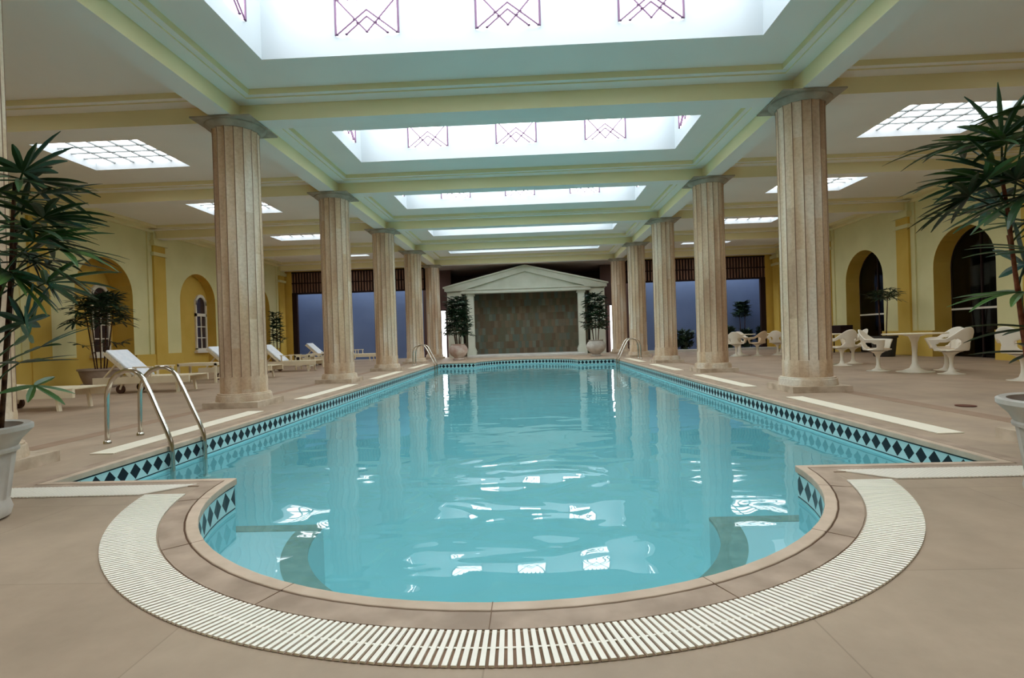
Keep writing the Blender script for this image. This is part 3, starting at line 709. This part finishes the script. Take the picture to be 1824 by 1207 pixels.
# left: visible side is +x.  pot centre (-2.9, 3.0)
def rand_fans(rng, n, rx, ry, z0, z1, L, side=0, nc=6):
    out = []
    for i in range(n):
        a = 2 * PI * (i * .618 + rng.uniform(-.05, .05)); rr = rng.uniform(.45, 1.0); z = z0 + (z1 - z0) * ((i + .5) / n)
        x, y = rx * rr * math.cos(a) + side, ry * rr * math.sin(a)
        out.append((x, y, z, math.cos(a), math.sin(a) * .8, rng.uniform(-.25, .45), L * rng.uniform(.85, 1.1), rng.choice((7, 8, 9)), i % nc))
    return out
rg = random.Random(5)
def mix_fans(rng, vis, n, cx, cy, z0, z1, L):
    """the fans the photo shows, then a fuller crown round them"""
    return vis + [(cx + f[0], cy + f[1]) + f[2:] for f in rand_fans(rng, n, .40, .36, z0, z1, L)]
canL = [(.19, .06, .34, .04, 1.80), (.12, -.04, .24, -.08, 1.95), (.20, -.02, .30, -.02, 1.30), (.02, .10, .04, .2, 1.85), (.10, .14, .22, .16, 1.60), (-.12, -.02, -.2, -.06, 1.75)]
fansL = mix_fans(rg, [
    (.42, .0, 1.84, .55, 0, .55, .27, 9, 0), (.46, .05, 1.74, .95, .1, .12, .32, 10, 0), (.52, .0, 1.60, .95, 0, .30, .33, 10, 0), (.50, -.08, 1.52, .95, -.15, .0, .36, 10, 1), (.55, .05, 1.44, .9, .1, -.10, .35, 11, 0),
    (.50, -.02, 1.36, .85, 0, -.35, .34, 10, 2), (.42, -.08, 1.30, .6, -.1, -.6, .30, 9, 2), (.36, .08, 1.42, .3, .2, -.7, .3, 9, 4), (.40, .0, 1.05, .35, 0, .8, .26, 8, 2), (.36, .06, .98, .2, .1, .9, .24, 7, 2), (.46, .02, .92, .95, .05, .35, .27, 7, 2), (.40, -.04, .84, .9, -.1, .15, .30, 6, 2), (.44, .0, .72, .8, 0, -.4, .22, 5, 2)],
    24, .12, .04, 1.25, 1.9, .34)
big_palm((-2.90, 2.73, 0), fansL, canL, 'large potted lady palm in a fluted grey pot at the left edge', 3, LEAF, STEM)
canR = [(-.12, .02, -.20, .0, 1.9), (-.06, -.10, -.10, -.10, 1.95), (-.18, .04, -.30, .05, 1.62), (.06, .1, .10, .2, 1.8), (-.10, .12, -.16, .18, 1.35), (.14, 0, .22, -.02, 1.7)]
fansR = mix_fans(rg, [
    (-.34, .0, 1.80, -.35, 0, .85, .30, 8, 2), (-.36, -.05, 1.76, -.95, -.1, .25, .33, 10, 2), (-.22, -.05, 1.84, .2, -.1, .9, .32, 7, 1), (-.42, .0, 1.60, -.9, 0, .15, .32, 9, 2), (-.44, .08, 1.54, -.9, .1, -.25, .34, 10, 2),
    (-.30, -.08, 1.50, -.85, -.2, -.3, .40, 11, 2), (-.28, .05, 1.62, -.7, .1, .5, .36, 9, 0), (-.24, -.1, 1.22, -.95, -.1, .15, .34, 9, 4), (-.20, .05, 1.18, -.1, 0, .95, .28, 6, 4), (-.26, .0, 1.04, -.9, 0, -.15, .34, 8, 4), (-.20, .0, .86, -.9, 0, .1, .34, 5, 4), (-.16, .05, .74, -.8, 0, .1, .28, 4, 4)],
    24, -.02, .04, 1.35, 1.95, .34)
big_palm((2.85, 2.73, 0), fansR, canR, 'large potted lady palm in a fluted grey pot at the right edge', 8, LEAF, RSTEM)
def small_palm(name, label, loc, h, cw, seed, pot, ncane=5, nfan=26, L=.34, z0=.55, tiers=None, leaf=LEAF2, potmat=POTTER, group=None, wd=.016):
    """a smaller palm: pot, canes and a foliage mesh; cw crown half-width, h total height"""
    rng = random.Random(seed); t = thing(name, label, 'potted palm' if pot else 'palm', loc, 0, group)
    pz = 0
    if pot == 'tub':
        b = MB(); b.lathe([(.24, 0), (.30, .02), (.38, .25), (.42, .40), (.45, .41), (.45, .45), (.41, .45), (.39, .38)], 32); b.obj('pot', potmat, t, smooth=40)
        b = MB(); b.lathe([(.001, .37), (.40, .38), (.39, .40), (.001, .41)], 20); b.obj('soil', SOIL, t); pz = .40
    elif pot == 'urn':
        b = MB(); b.lathe([(.20, 0), (.23, .02), (.16, .07), (.18, .11), (.31, .20), (.385, .34), (.38, .46), (.32, .57), (.27, .60), (.29, .63), (.30, .65), (.26, .65), (.24, .58)], 32); b.obj('urn', potmat, t, smooth=40)
        b = MB(); b.lathe([(.001, .57), (.245, .58), (.24, .60), (.001, .61)], 20); b.obj('soil', SOIL, t); pz = .60
    elif pot == 'tall':
        b = MB(); b.lathe([(.24, 0), (.26, .02), (.31, .52), (.34, .53), (.34, .58), (.30, .58), (.29, .52)], 28); b.obj('pot', potmat, t, smooth=40)
        b = MB(); b.lathe([(.001, .50), (.295, .51), (.29, .53), (.001, .54)], 20); b.obj('soil', SOIL, t); pz = .53
    elif pot == 'small':
        b = MB(); b.lathe([(.14, 0), (.19, .02), (.24, .33), (.26, .34), (.26, .38), (.23, .38), (.22, .32)], 28); b.obj('pot', potmat, t, smooth=40)
        b = MB(); b.lathe([(.001, .31), (.225, .32), (.22, .34), (.001, .35)], 20); b.obj('soil', SOIL, t); pz = .34
    canes = []
    m = MB()
    for i in range(ncane):
        a = 2 * PI * i / ncane + .4; tz = z0 * h + (h - z0 * h) * rng.uniform(.35, .9); b0 = (.10 * math.cos(a), .10 * math.sin(a)); tp = (cw * .35 * math.cos(a), cw * .35 * math.sin(a))
        canes.append((b0, tp, tz)); m.tube([(b0[0], b0[1], pz - .03), ((b0[0] + tp[0]) / 2, (b0[1] + tp[1]) / 2, (pz + tz) / 2), (tp[0], tp[1], tz)], [.016, .014, .010], 6)
    m.obj('canes', STEM, t); m = MB()
    for i in range(nfan):
        a = 2 * PI * i * .618; f = (i + .5) / nfan; z = h * z0 + (h * (1 - z0) - L * .35) * f
        if tiers and i < len(tiers): z = tiers[i]
        rr = (cw - L * .75) * rng.uniform(.4, 1.0) * (1 - .35 * f * f); hub = (rr * math.cos(a), rr * math.sin(a), z)
        fan(m, hub, (math.cos(a), math.sin(a), rng.uniform(-.3, .7)), L * rng.uniform(.8, 1.1), rng, 8, 1.9, wd, 1.5, 4)
        c = canes[i % ncane]; petiole(m, (c[1][0], c[1][1], min(z, c[2]) - .04), hub, .005)
    m.obj('foliage', leaf, t); return t
small_palm('potted_lady_palm', 'potted palm with thin dark canes in a taupe tub by the left wall', (-9.86, 12.15, 0), 2.30, .82, 21, 'tub', 5, 64, .36, .62, tiers=[1.02, .98, 1.08], wd=.022)
small_palm('potted_palm', 'bushy palm in a round pinkish urn, left of the temple', (-2.79, 21.8, 0), 2.68, .74, 22, 'urn', 8, 130, .32, .38, potmat=URNST, wd=.03)
small_palm('potted_palm', 'bushy palm in a round grey urn, right of the temple', (2.79, 21.6, 0), 2.62, .70, 23, 'urn', 6, 100, .32, .42, potmat=POTST, wd=.03)
small_palm('potted_palm', 'slim potted palm by the left wall behind the nearest column', (-10.4, 22.0, 0), 2.28, .42, 24, 'small', 4, 50, .24, .40, wd=.026)
small_palm('potted_palm', 'thin potted palm in a dark pot in front of the far right doorway', (10.15, 15.5, 0), 2.02, .62, 25, 'tall', 2, 22, .34, .80, potmat=base_mat('dark grey pot', (70, 68, 62), .8, .2))
small_palm('court_palm', 'tall dark palm in front of the right blue wall', (10.0, 25.15, 0), 2.25, .50, 26, None, 4, 60, .28, .66, wd=.03)
def shrub(label, loc, rx, h, seed, group):
    rng = random.Random(seed); m = MB()
    for i in range(130):
        a = rng.uniform(0, 2 * PI); r = rng.random() ** .5; z = rng.uniform(.05, h * .85)
        fan(m, (rx * r * math.cos(a), .16 * r * math.sin(a), z), (math.cos(a), math.sin(a) * .5, rng.uniform(.2, 1.2)), .22, rng, 5, 1.3, .03, 1.5, 3)
    m.tube([(0, 0, 0), (0, 0, h * .6)], .015, 6)
    tag(m.obj('garden_shrub', LEAF2, None, loc=loc), label, 'shrub', group)
for i, (x, y, h, rx, lb) in enumerate(((7.2, 24.75, 1.0, .40, 'low dark shrub in the far bed behind the second right column'), (8.2, 24.75, .8, .36, 'low dark shrub hidden in part by the second right column'), (9.12, 24.65, 1.15, .28, 'low dark shrub at the left foot of the court palm'), (9.93, 24.6, .95, .20, 'low dark shrub right in front of the court palm'), (10.72, 24.62, 1.1, .22, 'low dark shrub at the right foot of the court palm'))):
    shrub(lb, (x, y, 0), rx, h, 60 + i, 'shrubs in the far right bed')

# ---------------------------------------------------------------- pool ladders
def ladder(label, loc, sx):
    t = thing('pool_ladder', label, 'pool ladder', loc)
    prof = [(-.74, 0), (-.735, .30), (-.73, .44), (-.715, .52), (-.68, .60), (-.62, .66), (-.54, .69), (-.47, .69), (-.41, .655), (-.365, .60), (-.30, .45), (-.22, .25), (-.165, .12), (-.125, .0), (-.115, -.10), (-.115, -1.0)]
    # relative to x = -3.14 pool edge shifted: rail foot stands .74 from the rail's wet end
    def warp(x, z):       # the rails lean slightly towards the camera on their way down to the water
        X = -3.14 + x; Y_ = 4.94
        for _ in range(8):
            X1 = .153 + (X - .153) * Y_ / 4.94; Y_ = 4.94 - .30 * (X1 + 3.88)
        return X1 + 3.14, Y_ - 4.94, .9 + (z - .9) * Y_ / 4.94 if z > .02 or x > -.5 else z
    for dy in (0, .43):
        pts = []
        for x, z in prof:
            a, c, d = warp(x, z); pts.append((sx * a, dy + c * (1 if dy == 0 else .8), d))
        m = MB(); m.tube(pts, .0215, 14, True); r = m.obj('rail', STEEL, t, smooth=50)
        m = MB(); m.lathe([(.035, .001), (.035, .01), (.028, .03), (.022, .035)], 16, c=(sx * -.74, dy)); m.obj('flange', STEEL, r, smooth=50)
    for z in (-.38, -.64, -.90):
        m = MB(); m.box(*sorted((sx * .03, sx * .10)), -.22, .24, z - .012, z + .012); m.obj('tread', STEEL, t)
    return t
ladder('chrome pool ladder with hooped rails at the near left pool edge', (-3.14 , 4.94, 0), 1)
ladder('chrome pool ladder at the far left pool edge', (-3.14, 18.2, 0), 1)
ladder('chrome pool ladder at the far right pool edge', (3.14, 18.2, 0), -1)

# ---------------------------------------------------------------- loungers (head towards the left wall, foot towards the pool)
def make_lounger(label, loc, head_up=True):
    t = thing('sun_lounger', label, 'sun lounger', loc, 0, 'cream wooden sun loungers on the left deck')
    LW = .62
    for y in (0, LW):
        m = MB(); m.beam((-1.95, y, .255), (0, y, .265), .045, .135); m.obj('side_rail', FURN, t)
    m = MB()
    for i in range(15):
        x = -.04 - i * .078; m.box(x - .03, x + .03, .0, LW, .318, .336)
    m.obj('seat_slats', FURN, t)
    for x in (-.28,):
        for y in (.03, LW - .03): m = MB(); m.beam((x, y, .25), (x + .03, y, 0), .05, .04); m.obj('leg', FURN, t)
    for y in (.03, LW - .03):
        m = MB(); m.beam((-1.35, y, .25), (-1.42, y, .08), .05, .04); l = m.obj('leg', FURN, t)
        m = MB(); m.lathe([(.03, -.02), (.085, -.02), (.085, .02), (.03, .02)], 20, T=Matrix.Translation((-1.42, y, .085)) @ Matrix.Rotation(PI / 2, 4, 'X')); m.obj('wheel', RUBBER, l)
    bx, bz = -1.20, .33; L = .72; ang = math.radians(42 if head_up else 4)
    T = Matrix.Translation((bx, 0, bz)) @ Matrix.Rotation(ang, 4, 'Y')
    m = MB()
    for y in (.02, LW - .055): m.box(-L, 0, y, y + .035, -.03, .02, T)
    for i in range(9): x = -.05 - i * .078; m.box(x - .03, x + .03, .02, LW - .02, .02, .035, T)
    m.obj('backrest', FURN, t)
    if head_up:
        m = MB(); m.beam((bx - L * .6 * math.cos(ang), .1, bz + L * .6 * math.sin(ang)), (-1.85, .1, .27), .03, .03); m.beam((bx - L * .6 * math.cos(ang), LW - .1, bz + L * .6 * math.sin(ang)), (-1.85, LW - .1, .27), .03, .03); m.obj('prop', FURN, t)
        m = MB(); m.box(-L - .01, .06, .03, LW - .03, .036, .085, T); o = m.obj('cushion', TOWEL, t); bevel(o, .02, 3)
        for y in (-.03, LW - .01):
            m = MB(); m.box(-1.12, -.72, y - .01, y + .05, .50, .525); m.beam((-.76, y + .02, .30), (-.76, y + .02, .50), .04, .03); m.beam((-1.08, y + .02, .30), (-1.08, y + .02, .50), .04, .03); m.obj('armrest', FURN, t)
    return t
make_lounger('cream wooden sun lounger lying nearly flat beside the left potted palm', (-6.55, 7.62, 0), False)
o = make_lounger('cream sun lounger with raised white cushion, in front of the taupe tub palm', (-6.60, 10.36, 0))
for (x, y, lb) in ((-6.60, 13.75, 'cream sun lounger with raised white back, just left of the nearest left column'), (-6.60, 16.6, 'cream sun lounger with raised back, just right of the nearest left column'), (-6.75, 20.3, 'cream sun lounger with raised back in front of the blue wall'), (-6.62, 23.2, 'farthest cream sun lounger, its foot showing between the second and third columns')):
    c = copy_tree(o); c.location = (x, y, 0); c['label'] = lb
def side_table(label, loc, sx=.95, sy=.48, h=.49, rz=0):
    t = thing('side_table', label, 'side table', loc, rz, 'cream side tables between the loungers')
    m = MB()
    for i in range(6): yy = sy * (i + .5) / 6; m.box(0, sx, yy - sy / 13.5, yy + sy / 13.5, h - .022, h)
    m.box(0, sx, 0, .02, h - .07, h - .02); m.box(0, sx, sy - .02, sy, h - .07, h - .02); m.box(0, .02, 0, sy, h - .07, h - .02); m.box(sx - .02, sx, 0, sy, h - .07, h - .02)
    m.obj('table_top', FURN, t)
    for x in (0, sx - .045):
        for y in (0, sy - .045): m = MB(); m.box(x, x + .045, y, y + .045, 0, h - .02); m.obj('leg', FURN, t)
    m = MB(); m.box(0, .045, .04, sy - .04, .10, .13); m.box(sx - .045, sx, .04, sy - .04, .10, .13); m.obj('stretcher', FURN, t)
side_table('cream side table with a slatted top left of the nearest left column', (-8.35, 12.6, 0))
side_table('small cream side table behind the fourth lounger', (-7.75, 17.7, 0), .5)
side_table('small cream side table beside the lounger at the blue wall', (-7.95, 19.1, 0), .62)

# ---------------------------------------------------------------- tulip chairs and tables
def shell_mesh(mat_name, mat):
    NA, NV = 56, 16; vs = []; fs = []; grid = {}
    amax = math.radians(128)
    def top(a):
        f = abs(a) / amax
        return .82 - .04 * min(1, f / .2) ** 2 - .15 * max(0, min(1, (f - .2) / .3)) - .03 * max(0, f - .6)
    def rad(a, v):   # horizontal radius, v 0..1 from seat rim to top
        f = abs(a) / amax; return .225 + .055 * v + .02 * (1 - f) * v
    for i in range(NA + 1):
        a = -amax + 2 * amax * i / NA
        for j in range(NV + 1):
            v = j / NV; z = .41 + (top(a) - .41) * v; r = rad(a, v); flare = .05 * max(0, abs(a) / amax - .45) * (v ** 2)
            vs.append((math.cos(a + PI) * (r + flare), math.sin(a + PI) * (r + flare), z)); grid[i, j] = len(vs) - 1
    for i in range(NA):
        a = abs(-amax + 2 * amax * (i + .5) / NA)
        for j in range(NV):
            v = (j + .5) / NV
            lo, hi = math.radians(24), math.radians(102)
            if lo < a < hi:
                c = (a - (lo + hi) / 2) / ((hi - lo) / 2); vv = (v - .40) / .31
                if c * c + vv * vv < 1: continue
            if a > hi and v < .18 + .5 * (a - hi) / (amax - hi) * 0: pass
            fs.append((grid[i, j], grid[i + 1, j], grid[i + 1, j + 1], grid[i, j + 1]))
    # seat dish
    m = MB(); m.add(vs, fs)
    o = len(m.v); n = 32; rings = [(.0, .395), (.10, .392), (.18, .40), (.225, .412), (.235, .425)]
    sv = []; sf = []
    for r, z in rings[1:]:
        for k in range(n): a = 2 * PI * k / n; sv.append((r * math.cos(a), r * math.sin(a), z))
    sv.append((0, 0, rings[0][1])); cidx = len(sv) - 1
    for k in range(n): sf.append((cidx, k, (k + 1) % n))
    for i in range(len(rings) - 2): sf += [(i * n + k, i * n + (k + 1) % n, (i + 1) * n + (k + 1) % n, (i + 1) * n + k) for k in range(n)]
    m.add(sv, sf); me = m.mesh('seat_shell', mat, 60); return me
SHM = {'w': shell_mesh('w', SHELL), 't': shell_mesh('t', SHELLT)}
b = MB(); b.lathe([(.20, 0), (.20, .006), (.12, .018), (.055, .05), (.032, .12), (.028, .20), (.034, .28), (.06, .34), (.12, .38), (.17, .392)], 32); PEDM = {'w': b.mesh('pedestal', SHELL, 50), 't': b.mesh('pedestal', SHELLT, 50)}
PEDM['t'] = PEDM['w']
b = MB(); b.lathe([(.001, .405), (.17, .405), (.195, .42), (.19, .44), (.15, .448), (.001, .45)], 28); CUSH = b.mesh('cushion', SHELLT, 50)
def chair(label, x, y, rz, kind='w'):
    t = thing('tulip_armchair', label, 'chair', (x, y, 0), rz, 'white pedestal armchairs round the right deck tables')
    o = mk('seat_shell', SHM[kind], t); s = o.modifiers.new('solid', 'SOLIDIFY'); s.thickness = .022; s.offset = 1
    s = o.modifiers.new('sub', 'SUBSURF'); s.levels = 1; s.render_levels = 1
    mk('pedestal', PEDM[kind], t); mk('seat_pad', CUSH, t); return t
b = MB(); b.lathe([(.30, 0), (.30, .008), (.20, .025), (.09, .07), (.048, .16), (.040, .35), (.05, .55), (.09, .66), (.20, .694)], 40); TPED = b.mesh('pedestal', SHELL, 50)
b = MB(); b.lathe([(.18, .690), (.48, .70), (.51, .708), (.51, .718), (.50, .724), (.001, .724)], 56); TTOP = b.mesh('table_top', TABLETOP, 50)
def table(label, x, y):
    t = thing('tulip_table', label, 'table', (x, y, 0), 0, 'round pedestal tables on the right deck'); mk('pedestal', TPED, t); mk('table_top', TTOP, t)
def face(x, y, tx, ty): return math.atan2(ty - y, tx - x)
def group(tx, ty, lab, chairs):
    table(lab, tx, ty)
    for (x, y, k, lb) in chairs: chair(lb, x, y, face(x, y, tx, ty), k)
group(7.32, 10.25, 'round white pedestal table in the middle of the right deck', [
    (7.50, 9.62, 'w', 'white pedestal armchair on the near side of the middle right table'), (6.92, 10.68, 'w', 'white pedestal armchair on the left of the middle right table'), (8.02, 10.42, 'w', 'white pedestal armchair on the right of the middle right table')])
group(7.12, 13.05, 'round white pedestal table half hidden by the nearest right column', [
    (7.22, 12.42, 'w', 'white pedestal armchair just right of the nearest right column, back to the camera'), (7.78, 12.95, 'w', 'white pedestal armchair side-on with its white arm up, right of the nearest right column')])
group(7.30, 18.55, 'round white pedestal table between the two nearest right columns, left one', [
    (6.95, 17.95, 'w', 'left white armchair of the far table group between the right columns'), (7.60, 17.85, 't', 'beige armchair of the far table group between the right columns'), (7.55, 19.3, 'w', 'white armchair behind the far table, next to the beige one')])
group(8.75, 18.6, 'round white pedestal table of the far group, hidden in part by the nearest right column', [
    (8.30, 17.95, 'w', 'white armchair of the far group nearest the large right column'), (9.25, 18.15, 'w', 'white armchair of the far group behind the large right column')])
group(8.15, 8.35, 'round white pedestal table cut by the right photo edge behind the palm', [
    (7.50, 8.25, 'w', 'white pedestal armchair at the right photo edge above the pot')])
# dark box on a stand by the right wall
t = thing('service_stand', 'dark box on a slim stand against the right wall behind the chairs', 'stand', (10.62, 18.35, 0))
m = MB(); m.box(-.2, .2, -.28, .28, .66, .92); m.obj('box', BROWND, t)
m = MB(); m.box(-.17, .17, -.25, .25, .64, .66); m.obj('tray', BROWNSL, t)
for x in (-.16, .13):
    for y in (-.24, .21): m = MB(); m.box(x, x + .03, y, y + .03, 0, .64); m.obj('leg', BROWND, t)
